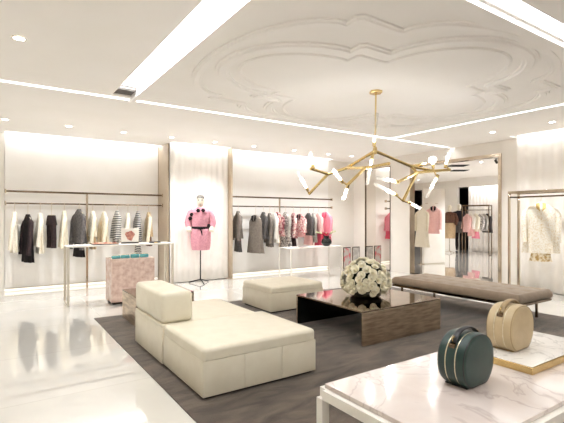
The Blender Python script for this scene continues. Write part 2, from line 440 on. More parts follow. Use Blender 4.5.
# ------------------------------------------------------------------ bronze tables
def u_table(root, hx, hy, h, th, closed=False):
    MB().box(-hx, hx, -hy, hy, h - th, h, .002, 1).build('tabletop', BRONZE, root)
    for s in (-1, 1):
        MB().box(-hx, hx, s * hy - (th if s > 0 else 0), s * hy + (th if s < 0 else 0), 0, h - th - .0005, .002, 1).build('side_panel', BRONZES, root)
        if not closed: MB().box(-hx + .002, hx - .002, s * (hy - th) - (.003 if s > 0 else -.0005), s * (hy - th) + (-.0005 if s > 0 else .003), 0.001, h - th - .004, .0005, 1).build('inner_dark_sheet', BLACKG, root, label='black sheet added to darken the inner face')  # thin black sheets stand in for the dark rug reflected inside
        if closed: MB().box(s * hx - (th if s > 0 else 0), s * hx + (th if s < 0 else 0), -hy + th + .0005, hy - th - .0005, 0, h - th - .0005, .002, 1).build('side_panel', BRONZES, root)
t = thing('coffee_table', 'low square mirrored bronze coffee table carrying the white roses', 'table', (3.80, 3.77, RZ))
u_table(t, .645, .585, .366, .02)
t = thing('side_table', 'small mirrored bronze side table behind the sofa backrest', 'table', (1.80, 5.62, RZ))
u_table(t, .37, .34, .37, .018, True)

# ------------------------------------------------------------------ bench
def cushion(name, m, root, L, W, z0, z1, nu, nv, r=.05, bl=9, bw=3):
    mb = MB(); bm = mb.bm
    btn = [(-L / 2 + L * (i + .5) / bl, -W / 2 + W * (j + .5) / bw) for i in range(bl) for j in range(bw)]
    def edge(d): return 0 if d > r else r - sqrt(max(0, r * r - (r - d) ** 2))
    top = []
    for i in range(nu + 1):
        row = []
        for j in range(nv + 1):
            x = -L / 2 + L * i / nu; y = -W / 2 + W * j / nv
            d = min(L / 2 - abs(x), W / 2 - abs(y))
            z = z1 - edge(d)
            for bx, by in btn:
                q = (x - bx) ** 2 + (y - by) ** 2
                z -= .013 * math.exp(-q / .0016) + .006 * math.exp(-q / .01)
            row.append(bm.verts.new((x, y, z)))
        top.append(row)
    for i in range(nu):
        for j in range(nv): bm.faces.new((top[i][j], top[i + 1][j], top[i + 1][j + 1], top[i][j + 1]))
    ring = [top[i][0] for i in range(nu + 1)] + [top[nu][j] for j in range(1, nv + 1)] + [top[i][nv] for i in range(nu - 1, -1, -1)] + [top[0][j] for j in range(nv - 1, 0, -1)]
    prev = ring
    for z, ins in ((z0 + r * .5, 0), (z0 + r * .15, .008), (z0, .03)):
        cur = []
        for v in ring:
            x = v.co.x; y = v.co.y
            sx = max(-(L / 2 - ins), min(L / 2 - ins, x)); sy = max(-(W / 2 - ins), min(W / 2 - ins, y))
            cur.append(bm.verts.new((sx, sy, z)))
        for k in range(len(ring)):
            kk = (k + 1) % len(ring)
            bm.faces.new((prev[k], prev[kk], cur[kk], cur[k]))
        prev = cur
    bm.faces.new(prev)
    return mb.build(name, m, root, ang=60)
t = thing('tufted_bench', 'long taupe tufted bench on slim dark metal legs', 'bench', (5.62, 3.63, RZ), radians(90))
cushion('seat_cushion', BENCHM, t, 1.98, .84, .285, .405, 72, 32)
fr = MB()
fr.box(-.98, .98, -.41, -.385, .255, .284).box(-.98, .98, .385, .41, .255, .284)
for x in (-.98, .955): fr.box(x, x + .025, -.385, .385, .255, .284)
fr.build('seat_frame', DARKCH, t)
for x in (-.80, .80):
    for y in (-.395, .395): MB().box(x - .013, x + .013, y - .013, y + .013, 0, .2545).build('leg', DARKCH, t)

# ------------------------------------------------------------------ rose ball on the coffee table
tz = RZ + .366
t = thing('flower_vase', 'low wide black vase under the ball of white roses', 'vase', (3.80, 3.79, tz + .0005))
MB().lathe([(.001, 0), (.15, 0), (.185, .015), (.20, .05), (.195, .06), (.185, .055), (.02, .03)], 36).build('vase_body', BLACKG, t)
t = thing('rose_bouquet', 'big dome of white roses in a black vase on the coffee table', 'flowers', (3.80, 3.79, tz + .062))
MB().lathe([(.001, .002), (.17, .002), (.225, .04), (.245, .11), (.215, .24), (.13, .33), (.001, .355)], 28).build('foliage', LEAFM, t)
def rose_mesh(seed):
    rnd = random.Random(seed); mb = MB()
    for ring, (n, rad, h, op) in enumerate(((3, .010, .030, .15), (5, .020, .030, .35), (6, .030, .024, .7), (7, .036, .014, 1.15))):
        for k in range(n):
            a0 = 2 * pi * k / n + ring * .7 + rnd.uniform(-.1, .1); da = 2 * pi / n * .72
            rows = []
            for v in range(4):
                f = v / 3; row = []
                for u in range(5):
                    g = u / 4 * 2 - 1
                    rr = rad * (.45 + .55 * f ** .6) + op * .010 * f * f * f
                    z = -.012 + (h + .012) * f * (1 - .18 * g * g) - op * .012 * max(0, f - .6)
                    a = a0 + g * da * (.55 + .45 * sin(pi * min(1, f * .8 + .1)))
                    row.append(Vector((rr * cos(a), rr * sin(a), z)))
                rows.append(row)
            mb.rings(rows, False, False, False)
    mb.lathe([(.001, -.015), (.014, -.012), (.013, .018), (.006, .030), (.001, .031)], 8)
    return mb
protos = []
NR = 100; rr_ = random.Random(3); cnt = 0
for i in range(NR):
    zf = 1 - (i + .5) / NR * 1.5                # from the top to a little below the equator
    zf += rr_.uniform(-.035, .035) * (1 if i > 3 else 0); zf = min(1, zf)
    th = i * 2.39996 + rr_.uniform(-.11, .11)
    s = sqrt(max(0, 1 - zf * zf))
    d = Vector((s * cos(th), s * sin(th), zf))
    p = Vector((d.x * .285, d.y * .285, 0.100 + d.z * (.275 if d.z > 0 else .17))) * 1.0
    p += d * rr_.uniform(-.022, .02)
    if i < 3:
        o = rose_mesh(i).build('rose', ROSEM, t, ang=80); protos.append(o)
    else:
        o = protos[i % 3].copy(); COL.objects.link(o); o.parent = t
    o.location = p
    q = (d + Vector((rr_.uniform(-.2, .2), rr_.uniform(-.2, .2), rr_.uniform(-.1, .2)))).normalized().to_track_quat('Z', 'Y')
    o.rotation_euler = (q @ Matrix.Rotation(rr_.uniform(0, 6), 3, 'Z').to_quaternion()).to_euler()
    k = rr_.uniform(.96, 1.22); o.scale = (k, k, k)

# ------------------------------------------------------------------ marble table with the two train cases
MT = .60
t = thing('marble_table', 'blush marble topped table with a white frame, nearest the viewer', 'table', (2.087, 1.145, 0))
hx, hy = .858, .348
MB().box(-hx + .006, hx - .006, -hy + .006, hy - .006, MT - .02, MT, .002, 1).build('tabletop', MARBLE, t)
fr = MB()
for s in (-1, 1):
    fr.box(-hx, hx, s * hy - .02, s * hy + .02, MT - .062, MT - .0205)
    fr.box(s * hx - .02, s * hx + .02, -hy + .02, hy - .02, MT - .062, MT - .0205)
fr.build('table_frame', WHITEM, t)
for sx in (-1, 1):
    for sy in (-1, 1):
        MB().box(sx * hx - .02, sx * hx + .02, sy * hy - .02, sy * hy + .02, .015, MT - .0625).build('leg', WHITEM, t)

t = thing('display_tray', 'white veined marble slab with gold edges under the beige case', 'tray', (2.45, 1.20, MT + .0008))
MB().box(-.34, .34, -.19, .19, 0, .034, .002, 1).build('gold_edge', GOLD, t)
MB().box(-.335, .335, -.185, .185, .0345, .039, .001, 1).build('marble_top', WMARBLE, t)

def train_case(name, label, loc, rz, mb_, mtrim, S=1.0, brass=True):
    t = thing(name, label, 'bag', loc, rz)
    W, Hh, D = .128 * S, .122 * S, .066 * S
    def outline(inset, n=48):
        out = []
        for k in range(n):
            a = 2 * pi * k / n
            c, s_ = cos(a), sin(a)
            e = 2 / 2.18
            x = (W - inset) * math.copysign(abs(c) ** e, c)
            z = (Hh - inset) * math.copysign(abs(s_) ** e, s_)
            z = max(z, -Hh * .90 + inset)
            out.append((x, z + Hh * .90))
        return out
    def loft(ys, m, nm, parent=t):
        b = MB(); b.rings([[Vector((x, y, z)) for x, z in outline(i)] for y, i in ys]); return b.build(nm, m, parent, ang=50)
    s = S
    loft([(-D, .022 * s), (-D + .001, .012 * s), (-D + .006 * s, .003 * s), (-D + .014 * s, 0), (-D * .40, 0), (-D * .38, .004 * s),
          (-D * .32, .004 * s), (-D * .30, 0), (D * .30, 0), (D * .32, .004 * s), (D * .38, .004 * s), (D * .40, 0), (D - .014 * s, 0), (D - .006 * s, .003 * s), (D - .001, .012 * s), (D, .022 * s)], mb_, 'case_body')
    for sg in (-1, 1):
        loft([(sg * D * .355 - .003 * s, .0025 * s), (sg * D * .355 - .002 * s, .0008 * s), (sg * D * .355 + .002 * s, .0008 * s), (sg * D * .355 + .003 * s, .0025 * s)], ZIPM, 'zip')
        # piping around the face
        o = outline(.006 * s)
        pts = [(x, sg * (D - .006 * s), z) for x, z in o]; pts.append(pts[0])
        MB().tube(pts, .0032 * s, 6).build('piping', mtrim, t)
    # top carry handle
    top = Hh * 1.9
    def surf(x): return Hh * .90 + Hh * (1 - (abs(x) / W) ** 2.18) ** (1 / 2.18)
    pts = []
    for k in range(17):
        x = (-.098 + .196 * k / 16) * s
        pts.append((x, 0, surf(x) + .004 * s + .013 * s * sin(pi * k / 16) ** .6))
    MB().tube(pts, [.0065 * s] * 17, 10, 2.2).build('handle', mtrim, t)
    for sg in (-1, 1):
        r = MB(); c = Vector((sg * .092 * s, 0, surf(.092 * s) + .010 * s))
        r.tube([c + Vector((cos(a * pi / 8) * .013 * s, 0, sin(a * pi / 8) * .013 * s)) for a in range(17)], .0024 * s, 6)
        r.build('handle_ring', DARKCH if not brass else GOLD, t)
        MB().box(sg * .104 * s - .010 * s, sg * .104 * s + .010 * s, -.015 * s, .015 * s, surf(.104 * s) - .012 * s, surf(.104 * s) + .008 * s, .003, 2).build('handle_tab', DARKCH, t)
    MB().box(-W * .62, W * .62, -D * .8, D * .8, -.0005, .006 * s, .002, 2).build('base_pad', mtrim, t)
    return t
train_case('green_train_case', 'dark green leather round train case with two pale zips', (1.775, 1.14, MT + .0013), radians(2), GREENL, BLACKM)
train_case('beige_train_case', 'beige leather round train case standing on the marble slab', (2.335, 1.235, MT + .0409), radians(2), BEIGEL, BEIGED, 1.03)

# ------------------------------------------------------------------ consoles
def console(root, hx, hy, h, p=.018, top=.022, m=CREAMM, bars=True):
    MB().box(-hx, hx, -hy, hy, h - top, h, .003, 1).build('tabletop', WHITEM, root)
    for sx in (-1, 1):
        for sy in (-1, 1):
            MB().box(sx * (hx - p) - p, sx * (hx - p) + p, sy * (hy - p) - p, sy * (hy - p) + p, 0, h - top - .0005, .002, 1).build('leg', m, root)
        if bars: MB().box(sx * (hx - p) - p, sx * (hx - p) + p, -hy + 2 * p + .001, hy - 2 * p - .001, 0, .03, .002, 1).build('foot_bar', m, root)
CH = .905
t = thing('console_table', 'tall white console table in front of the left clothing bay', 'table', (1.745, 7.36, 0))
console(t, .83, .20, CH)
C2 = .675
t = thing('console_table', 'lower white console table with a black vase, in the second bay', 'table', (6.02, 7.72, 0))
console(t, .74, .24, C2, .014, .016, WHITEM, False)

t = thing('display_plinth', 'pink beige marble plinth under the tall white console', 'plinth', (1.82, 7.08, 0))
MB().box(-.30, .30, -.18, .18, 0, .035).build('plinth_base', SHADOWM, t)
MB().box(-.33, .33, -.21, .21, .0355, .70, .003, 1).build('plinth_body', PINKMARBLE, t)

# teal clutches on the plinth
for k, (x, w, lb) in enumerate(((1.575, .066, 'teal satin clutch at the far left of the pink plinth top'), (1.715, .066, 'teal satin clutch, second from the left on the pink plinth'),
                                (1.865, .066, 'teal satin clutch, second from the right on the pink plinth'), (2.01, .066, 'teal satin clutch at the right end of the pink plinth top'))):
    t = thing('clutch_bag', lb, 'bag', (x, 6.96, .7008), radians((8, -6, 4, -8)[k]), 'teal clutches on the plinth')
    MB().box(-w, w, -.03, .03, 0, (.045, .05, .06, .055)[k], .014, 4).build('clutch_body', TEALM, t, ang=60)
    MB().box(-w * .9, w * .9, -.006, .006, (.0455, .0505, .0605, .0555)[k] - .003, (.0455, .0505, .0605, .0555)[k] + .006, .002, 2).build('clasp', GOLD, t)

# picture frame, tray with bangles, books on the tall console
ARTM = mat('blurred rose brown print', (228, 216, 204), .5, pattern='noise', rgb2=(132, 70, 62), scale=11, lo=.45, hi=.6)
t = thing('picture_frame', 'small white framed print of a rosy brown shape on the tall console', 'picture', (1.90, 7.40, CH + .0005), radians(-20))
MB().box(-.14, .14, .002, .02, .02, .255, .003, 1).build('frame_back', WHITEM, t)
MB().box(-.115, .115, -.0015, .0015, .04, .235).build('print', WHITEM, t)
f = MB()
f.rings([[Vector((.07 * cos(a * pi / 10) * (1 + .25 * sin(3 * a * pi / 10)), y, .13 + .08 * sin(a * pi / 10) * (1 + .12 * cos(5 * a * pi / 10)))) for a in range(20)] for y in (-.0022, -.0016)])
f.build('printed_shape', mat('rosy brown ink', (150, 84, 76), .5, pattern='noise', rgb2=(206, 150, 132), scale=22), t)
MB().box(-.14, .14, -.02, .05, 0, .019, .003, 1).build('stand', BLACKM, t)
TRAYM = mat('rose gold tray', (206, 150, 120), .35, metal=.3, pattern='noise', rgb2=(226, 186, 160), scale=30)
t = thing('jewellery_tray', 'flat rosy display tray on the left of the tall console', 'tray', (1.49, 7.33, CH + .0005))
MB().box(-.20, .20, -.09, .09, 0, .012, .003, 1).build('tray_base', BLACKM, t)
MB().box(-.19, .19, -.08, .08, .0125, .02, .003, 1).build('tray_pad', TRAYM, t)
BANG = [(-.14, (196, 120, 96)), (-.07, (226, 200, 180)), (0, (170, 92, 80)), (.07, (220, 170, 140)), (.14, (150, 90, 80))]
for k, (dx, c) in enumerate(BANG):
    mm = mat('bangle enamel %d' % k, c, .3, pattern='noise', rgb2=tuple(min(255, v + 18) for v in c), scale=40)
    b = MB(); b.tube([(.026 * cos(a * pi / 10), .026 * sin(a * pi / 10), .007) for a in range(21)], .007, 8)
    tag(b.build('bangle', mm, loc=(1.49 + dx, 7.33 + (.02 if k % 2 else -.02), CH + .0212)), ['terracotta bangle at the left end of the rosy tray', 'pale bangle, second from left on the rosy tray',
        'dark red bangle in the middle of the rosy tray', 'peach bangle, second from right on the rosy tray', 'brown bangle at the right end of the rosy tray'][k], 'bangle', 'bangles on the rosy tray')
t = thing('clutch_purse', 'slim black purse lying at the right end of the tall console', 'bag', (2.30, 7.34, CH + .0005), radians(5))
MB().box(-.09, .09, -.05, .05, 0, .024, .006, 3).build('purse_body', BLACKM, t)
MB().box(-.03, .03, -.056, -.0505, .004, .018, .002, 2).build('clasp', GOLD, t)

# vase and paper on the lower console
t = thing('bud_vase', 'round black vase with pale flowers on the lower console', 'vase', (6.44, 7.69, C2 + .0008))
MB().lathe([(.001, 0), (.06, 0), (.115, .05), (.125, .10), (.10, .155), (.062, .185), (.07, .235), (.058, .235), (.05, .19), (.01, .1)], 30).build('vase_body', BLACKG, t)
t2 = thing('calla_bunch', 'loose pale calla flowers in the round black vase', 'flowers', (6.44, 7.69, C2 + .16))
for k in range(7):
    a = k * 2.4; lean = .05 + .09 * ((k * 37) % 10) / 10
    pts = [(0.02 * cos(a), 0.02 * sin(a), -.02), (.04 * cos(a), .04 * sin(a), .07), ((.05 + lean) * cos(a), (.05 + lean) * sin(a), .12 + .02 * (k % 3))]
    MB().tube(pts, [.004, .0035, .003], 6).build('stem', LEAFM, t2)
    p = Vector(pts[-1]); d = Vector((cos(a), sin(a), .35)).normalized()
    b = MB(); b.tube([p, p + d * .025, p + d * .06, p + d * .085], [.006, .016, .020, .003], 10, .55); b.build('bloom', PALELEAF, t2)
t = thing('paper_folder', 'flat pale pink folder lying open on the lower console', 'folder', (5.80, 7.64, C2 + .0008), radians(4))
MB().box(-.25, .25, -.1, .1, 0, .006).build('cover', mat('pale pink card', (226, 190, 180), .6, pattern='noise', rgb2=(232, 204, 194), scale=8), t)
MB().box(-.22, .0, -.085, .085, .0065, .012).build('page', BLACKM, t)
MB().box(.01, .23, -.085, .085, .0065, .012).build('page', WHITEM, t)

# two framed panels standing on the floor by the corner
for x, c1, c2, lb in ((7.66, (186, 180, 174), (196, 96, 100), 'small grey framed panel with red print, on the floor left of the tall mirror'),
                      (7.985, (176, 172, 166), (206, 200, 194), 'small plain grey framed panel on the floor, right beside the tall mirror')):
    t = thing('framed_panel', lb, 'picture', (x, 8.32, 0))
    MB().box(-.13, .13, -.012, .012, 0, .56, .003, 1).build('panel_frame', DARKCH, t)
    MB().box(-.115, .115, -.0145, -.0125, .02, .54).build('panel_print', mat('panel print %s' % c2[1], c1, .4, pattern='noise', rgb2=c2, scale=7, lo=.5, hi=.62), t)

# ------------------------------------------------------------------ curtains
def pleats(name, label, p0, p1, z0, z1, waves, amp, sag=0.0):
    p0, p1 = Vector(p0), Vector(p1); d = p1 - p0; n = Vector((-d.y, d.x, 0)).normalized(); N = waves * 8
    rings = []
    for z in [z0 + (z1 - z0) * k / 10 for k in range(11)]:
        row = []
        for i in range(N + 1):
            f = i / N
            a = amp * (sin(f * waves * 2 * pi) + .35 * sin(f * waves * 4.7 + 1)) * (1 + .12 * sin(z * 3 + f * 20))
            row.append(Vector((p0.x, p0.y, 0)) + d * f + n * a + Vector((0, 0, z)))
        rings.append(row)
    mb = MB(); mb.rings(rings, False, False, False)
    o = mb.build(name, CURTM, ang=80)
    md = o.modifiers.new('thick', 'SOLIDIFY'); md.thickness = .004
    return tag(o, label, 'curtain')
pleats('pleated_curtain', 'white pleated curtain behind the pink dressed mannequin', (2.96, 8.45, 0), (4.265, 8.45, 0), 0.012, 2.94, 10, .008)
pleats('draped_curtain', 'white softly draped curtain on the right wall behind the clothes rail', (8.16, 4.2, 0), (8.16, Y0 + .05, 0), 0.012, 2.93, 26, .035)

# ------------------------------------------------------------------ mirror, opening trim
t = thing('wall_mirror', 'tall dark edged mirror on the right wall by the far corner', 'mirror', (8.245, 7.78, 0.004))
MB().box(-.014, -.002, -.41, .41, .02, 2.60).build('mirror_glass', MIRROR, t, smooth=False)
fr = MB(); fr.box(-.03, 0, .412, .44, 0, 2.63).box(-.016, 0, -.42, -.412, 0, 2.63).box(-.03, 0, -.411, .411, 2.602, 2.63).box(-.03, 0, -.411, .411, 0, .018)
fr.build('mirror_frame', DARKCH, t, smooth=False)
fr = MB()
fr.box(X1 - .03, X1 + .13, OY0 - .04, OY0 + .02, 0, OZ + .02).box(X1 - .03, X1 + .13, OY1 - .004, OY1 + .012, 0, OZ + .02).box(X1 - .03, X1 + .13, OY0 + .02, OY1 - .02, OZ - .04, OZ + .02)
struct(fr.build('trim_10', CHROME, smooth=False))
struct(MB().box(X1 - .02, X1 + .12, OY0 + .02, OY1 - .02, 0.0005, .006).build('trim_11', DARKCH, smooth=False))

# ------------------------------------------------------------------ clothes rails
def bay_rail(label, x0, x1, y, post, zs=(1.80, 1.59)):
    xm = (x0 + x1) / 2
    t = thing('clothes_rail', label, 'clothes rail', (post, y, 0))
    for z, nm, r in ((zs[0], 'upper_rail', .017), (zs[1], 'hanging_rail', .013)):
        MB().box(x0 - post, x1 - post, -r * .6, r * .6, z - r, z + r, .002, 1).build(nm, DARKCH, t)
    MB().box(-.018, .018, -.012, .012, 0, zs[0] - .0175, .002, 1).build('post', CHROME, t)
    for x in (x0 - post, x1 - post):
        sgn = 1 if x < 0 else -1
        for z in zs: MB().box(x - .012, x + .012, -.035, .035, z - .035, z + .035, .002, 1).build('wall_bracket', CHROME, t)
bay_rail('bronze double clothes rail with a centre post across the left bay', 0.165, 2.915, 8.82, 1.47)
bay_rail('bronze double clothes rail with a centre post across the second bay', 4.305, 7.22, 8.42, 5.61)

def frame_rail(name, label, x, y0, y1, dx, h, hz, m1, rz=0, s=.022):
    """free-standing frame: two end frames of two posts, top and hanging rails along local Y"""
    t = thing(name, label, 'clothes rail', (x, (y0 + y1) / 2, 0), rz)
    hy = (y1 - y0) / 2
    for sy in (-1, 1):
        for sx in (0, dx):
            MB().box(sx - s, sx + s, sy * hy - s * .7, sy * hy + s * .7, 0, h, .002, 1).build('post', m1, t)
        MB().box(s + .001, dx - s - .001, sy * hy - s * .5, sy * hy + s * .5, h - .04, h - .005).build('end_rail', m1, t)
        MB().box(s + .001, dx - s - .001, sy * hy - s * .5, sy * hy + s * .5, hz - .012, hz + .012).build('end_rail', m1, t)
        MB().box(s + .001, dx - s - .001, sy * hy - s * .5, sy * hy + s * .5, .0, .03).build('foot_bar', m1, t)
    for sx in (0, dx): MB().box(sx - s, sx + s, -hy + s * .7 + .001, hy - s * .7 - .001, h - .045, h, .002, 1).build('top_rail', m1, t)
    MB().box(dx / 2 - .013, dx / 2 + .013, -hy + s * .5 + .001, hy - s * .5 - .001, hz - .013, hz + .013, .002, 1).build('hanging_rail', DARKCH, t)
    return t
frame_rail('standing_rail', 'tall polished clothes frame in front of the draped curtain', 7.53, 2.35, 4.0, .32, 1.80, 1.70, CHROME)

# ------------------------------------------------------------------ garments
def fab(name, c, c2=None, pat='noise', scale=30, **k):
    if c2 is None: c2 = tuple(max(0, v - 12) for v in c)
    return mat(name, c, .85, spec=.2, pattern=pat, rgb2=c2, scale=scale, **k)
F = dict(
    cream=fab('cream cloth', (228, 219, 198), (216, 206, 182)), cream2=fab('ivory lace', (238, 231, 216), (222, 213, 194), 'noise', 60),
    tan=fab('tan cloth', (204, 180, 146), (186, 160, 126)), charcoal=fab('charcoal cloth', (66, 60, 58), (52, 47, 46)),
    black=fab('black cloth', (36, 31, 32), (28, 24, 25)), brownblack=fab('dark brown cloth', (62, 50, 50), (48, 38, 40)),
    herring=fab('grey tweed', (58, 56, 58), (126, 120, 116), 'noise', 90, lo=.42, hi=.6),
    dots=fab('cream dotted cloth', (150, 132, 112), (232, 224, 204), 'dots', 40, lo=.18, hi=.3),
    stripes=fab('navy and white stripes', (32, 34, 44), (226, 222, 214), 'stripes', 9.0, lo=.52, hi=.62),
    stripes2=fab('navy and grey stripes', (40, 42, 52), (204, 200, 194), 'stripes', 7.5, lo=.5, hi=.6),
    grey=fab('mid grey wool', (126, 118, 110), (112, 104, 97)), grey2=fab('taupe grey wool', (140, 130, 120), (126, 116, 106)),
    dgrey=fab('dark grey wool', (96, 92, 90), (82, 78, 76)), lgrey=fab('light grey knit', (178, 172, 164), (160, 154, 146)),
    white=fab('white cloth', (240, 236, 228), (228, 222, 212)), burg=fab('burgundy print', (112, 48, 56), (206, 168, 164), 'noise', 26, lo=.45, hi=.58),
    pinkpr=fab('rose print', (190, 106, 110), (232, 216, 208), 'noise', 24, lo=.42, hi=.58), greypr=fab('grey print', (112, 106, 104), (214, 206, 200), 'noise', 28, lo=.42, hi=.56),
    pink=fab('pink cloth', (232, 150, 166), (224, 136, 154)), hot=fab('coral pink cloth', (224, 96, 120), (212, 82, 108)), rose=fab('blush cloth', (236, 194, 190), (228, 180, 176)),
    pinkcoat=fab('pink wool', (222, 162, 174), (206, 142, 156)), fur=fab('brown fur', (126, 92, 76), (84, 60, 50), 'noise', 40),
    lace=fab('white gold lace', (246, 241, 230), (224, 206, 170), 'noise', 55, lo=.45, hi=.7), golda=fab('gold lace', (236, 226, 204), (190, 158, 100), 'noise', 26, lo=.42, hi=.6),
    gold=fab('gold embroidery', (214, 186, 124), (196, 164, 100), 'noise', 60), navy=fab('ink cloth', (50, 46, 52), (40, 36, 42)))

def body_rings(W, T, H, z0, waist, flare, shoulder=True, ph=0.0, n=32):
    """rings from the neck down to the hem; local z, top at z0 + H"""
    prof = []
    if shoulder:
        prof += [(0.0, .040, .030), (.02, .052, .036), (.05, W * .26, .040), (.085, W * .38, T * .42), (.13, W * .46, T * .48), (.19, W * .50, T * .52)]
    else:
        prof += [(0.0, W * .44, T * .40), (.02, W * .46, T * .45)]
    for f in (.35, .5, .65, .8, .9, 1.0):
        k = f if f > .35 else .35
        w = waist + (flare - waist) * max(0, (f - .45) / .55)
        if f < .45: w = 1 + (waist - 1) * (f - .15) / .3
        prof.append((max(.21, H * f) if shoulder else H * f, W * .5 * w, T * .52 * (1 + .25 * max(0, f - .4))))
    R = []
    for dz, hw, ht in prof:
        f = dz / H; ring = []
        for k in range(n):
            a = 2 * pi * k / n
            rip = 1 + .22 * max(0, f - .2) * sin(6 * a + ph) + .07 * max(0, f - .2) * sin(11 * a + 2 * ph)
            ring.append(Vector((hw * math.copysign(abs(cos(a)) ** .8, cos(a)) * rip, ht * sin(a) * rip, z0 + H - dz)))
        R.append(ring)
    return R

def hanger(root, H, W, hz, rail_local_y=True):
    b = MB()
    b.tube([(0, 0, H - .02), (0, 0, hz - .055), (.012, 0, hz - .03), (.021, 0, hz), (.014, 0, hz + .017), (0, 0, hz + .022), (-.014, 0, hz + .017), (-.021, 0, hz), (-.019, 0, hz - .008)], .0035, 6)
    b.tube([(-W * .40, 0, H - .085), (-W * .2, 0, H - .045), (0, 0, H - .022), (W * .2, 0, H - .045), (W * .40, 0, H - .085)], .007, 6)
    return b.build('hanger', HANGM, root)

def garment(name, label, cat, x, y, zt, zb, m, yaw=-90, W=.38, T=.10, lw=.86, sleeve=.5, sm=None, waist=.94, flare=1.18, hz=1.59,
            lower=None, lower_z=None, collar=None, belt=None, buttons=None, group=None, lean=0, front=None):
    """a hung garment; lower = (material, top z) adds a skirt showing below the jacket"""
    ph = (x * 7.3) % 6
    if hz == 1.59: yaw = math.degrees(math.atan2(y, x)) - 180 + (yaw + 88) * .9 + (8 if y > 8.6 else 22)
    jb = lower_z if lower else zb
    H = zt - zb
    t = thing(name, label, cat, (x, y, zb), radians(yaw), group)
    b = MB(); b.rings(body_rings(W, T, zt - jb, jb - zb, waist, flare, True, ph)); b.build('body', m, t, ang=75)
    if lower:
        b = MB(); b.rings(body_rings(W * lw, T * .8, jb - zb + .06, 0, 1.0, 1.08, False, ph + 1)); b.build('skirt', lower, t, ang=75)
    if sleeve:
        for s in (-1, 1):
            L = sleeve
            pts = [(s * W * .34, 0, H - .115), (s * (W * .46), 0, H - .15), (s * (W * .53), -.012, H - .22), (s * (W * .55), -.03, H - .1 - L * .55), (s * W * .54, -.05, H - .1 - L * .85), (s * W * .53, -.055, H - .1 - L)]
            b = MB(); b.tube(pts, [.036, .046, .047, .043, .040, .043], 14, .85); b.build('sleeve', sm or m, t, ang=75)
    if collar:
        b = MB()
        for s in (-1, 1):
            b.rings([[Vector((s * .02, -.05, H - .005)), Vector((s * .075, -.062, H - .03)), Vector((s * .07, -.080, H - .10)), Vector((s * .015, -.082, H - .16))],
                     [Vector((s * .02, -.045, H - .002)), Vector((s * .075, -.050, H - .025)), Vector((s * .07, -.070, H - .10)), Vector((s * .015, -.070, H - .16))]])
        b.build('collar', collar, t, ang=60)
    if belt:
        k = (zt - jb) * .52
        b = MB(); b.rings([[Vector((W * .5 * waist * 1.1 * cos(a * pi / 16), T * .66 * sin(a * pi / 16), H - k - dz)) for a in range(32)] for dz in (0, .035)]); b.build('belt', belt, t)
    if front:
        b = MB(); b.box(-.02, .02, -T * .60, -T * .5, H - (zt - jb) * .95, H - .16, .004, 2); b.build('placket', front, t)
    if buttons:
        for k in range(4): MB().ball((0, -T * .58, H - .2 - k * .09), .009, 1, .6, 1, 8, 6).build('button', buttons, t)
    if hz: hanger(t, H, W, hz - zb)
    return t

def trousers(name, label, x, y, zt, zb, m, yaw, hz=1.59, group=None):
    H = zt - zb
    t = thing(name, label, 'trousers', (x, y, zb), radians(yaw), group)
    b = MB(); b.rings(body_rings(.30, .10, .18, H - .18, 1.0, 1.02, False, x)); b.build('waistband', m, t, ang=70)
    for s in (-1, 1):
        b = MB(); b.tube([(s * .07, 0, H - .12), (s * .078, 0, H * .6), (s * .085, .005, H * .3), (s * .09, 0, 0)], [.076, .070, .064, .066], 16, .62); b.build('trouser_leg', m, t, ang=70)
    b = MB()
    b.tube([(0, 0, H - .0), (0, 0, hz - zb - .055), (.012, 0, hz - zb - .03), (.021, 0, hz - zb), (0, 0, hz - zb + .022), (-.021, 0, hz - zb), (-.019, 0, hz - zb - .008)], .0035, 6)
    b.tube([(-.12, 0, H + .005), (.12, 0, H + .005)], .008, 6)
    b.build('hanger', HANGM, t)
    return t

Y = 8.82; G = 'clothes hanging in the left bay'
garment('cream_jacket', 'pale cream jacket, first garment at the left end of the left rail', 'jacket', .30, Y, 1.437, .738, F['cream2'], -100, sleeve=.55, group=G)
garment('black_coat', 'black and charcoal coat, second garment from the left on the left rail', 'coat', .50, Y, 1.40, .55, F['black'], -78, sm=F['brownblack'], sleeve=.62, flare=1.1, group=G)
garment('white_blouse', 'off white long blouse between the black coat and the dark trousers', 'blouse', .69, Y, 1.422, .702, F['cream2'], -90, W=.34, sleeve=.5, group=G)
trousers('dark_trousers', 'dark brown trousers, fourth garment from the left on the left rail', .87, Y, 1.38, .784, F['brownblack'], -72, group=G)
garment('cream_coat', 'plain cream coat left of the grey tweed coat', 'coat', 1.08, Y, 1.461, .77, F['cream'], -92, sleeve=.58, W=.36, group=G)
garment('tweed_coat', 'grey tweed coat over a black skirt, just left of the rail post', 'coat', 1.33, Y, 1.50, .60, F['herring'], -70, W=.42, sleeve=.66, lower=F['black'], lower_z=.86, group=G)
garment('dotted_blouse', 'cream dotted blouse over a tan skirt, just right of the rail post', 'blouse', 1.57, Y, 1.465, .74, F['dots'], -86, W=.37, sleeve=.5, sm=F['cream'], lower=F['tan'], lower_z=.98, group=G)
garment('ivory_jacket', 'short ivory jacket left of the striped top', 'jacket', 1.775, Y, 1.447, .86, F['cream'], -80, W=.36, sleeve=.5, front=F['tan'], group=G)
garment('striped_sweater', 'navy and white striped top on the left rail, left of the picture frame', 'top', 2.02, Y, 1.48, .80, F['stripes'], -82, W=.40, sleeve=.45, flare=1.15, group=G)
garment('speckled_blouse', 'pale speckled top between the two striped garments', 'top', 2.225, Y, 1.43, .86, F['dots'], -92, W=.32, sleeve=.4, sm=F['cream2'], group=G)
garment('striped_dress', 'navy and grey striped long top, second garment from the right of the left rail', 'dress', 2.42, Y, 1.46, .62, F['stripes2'], -85, W=.38, sleeve=.55, lower=F['stripes'], lower_z=.84, group=G)
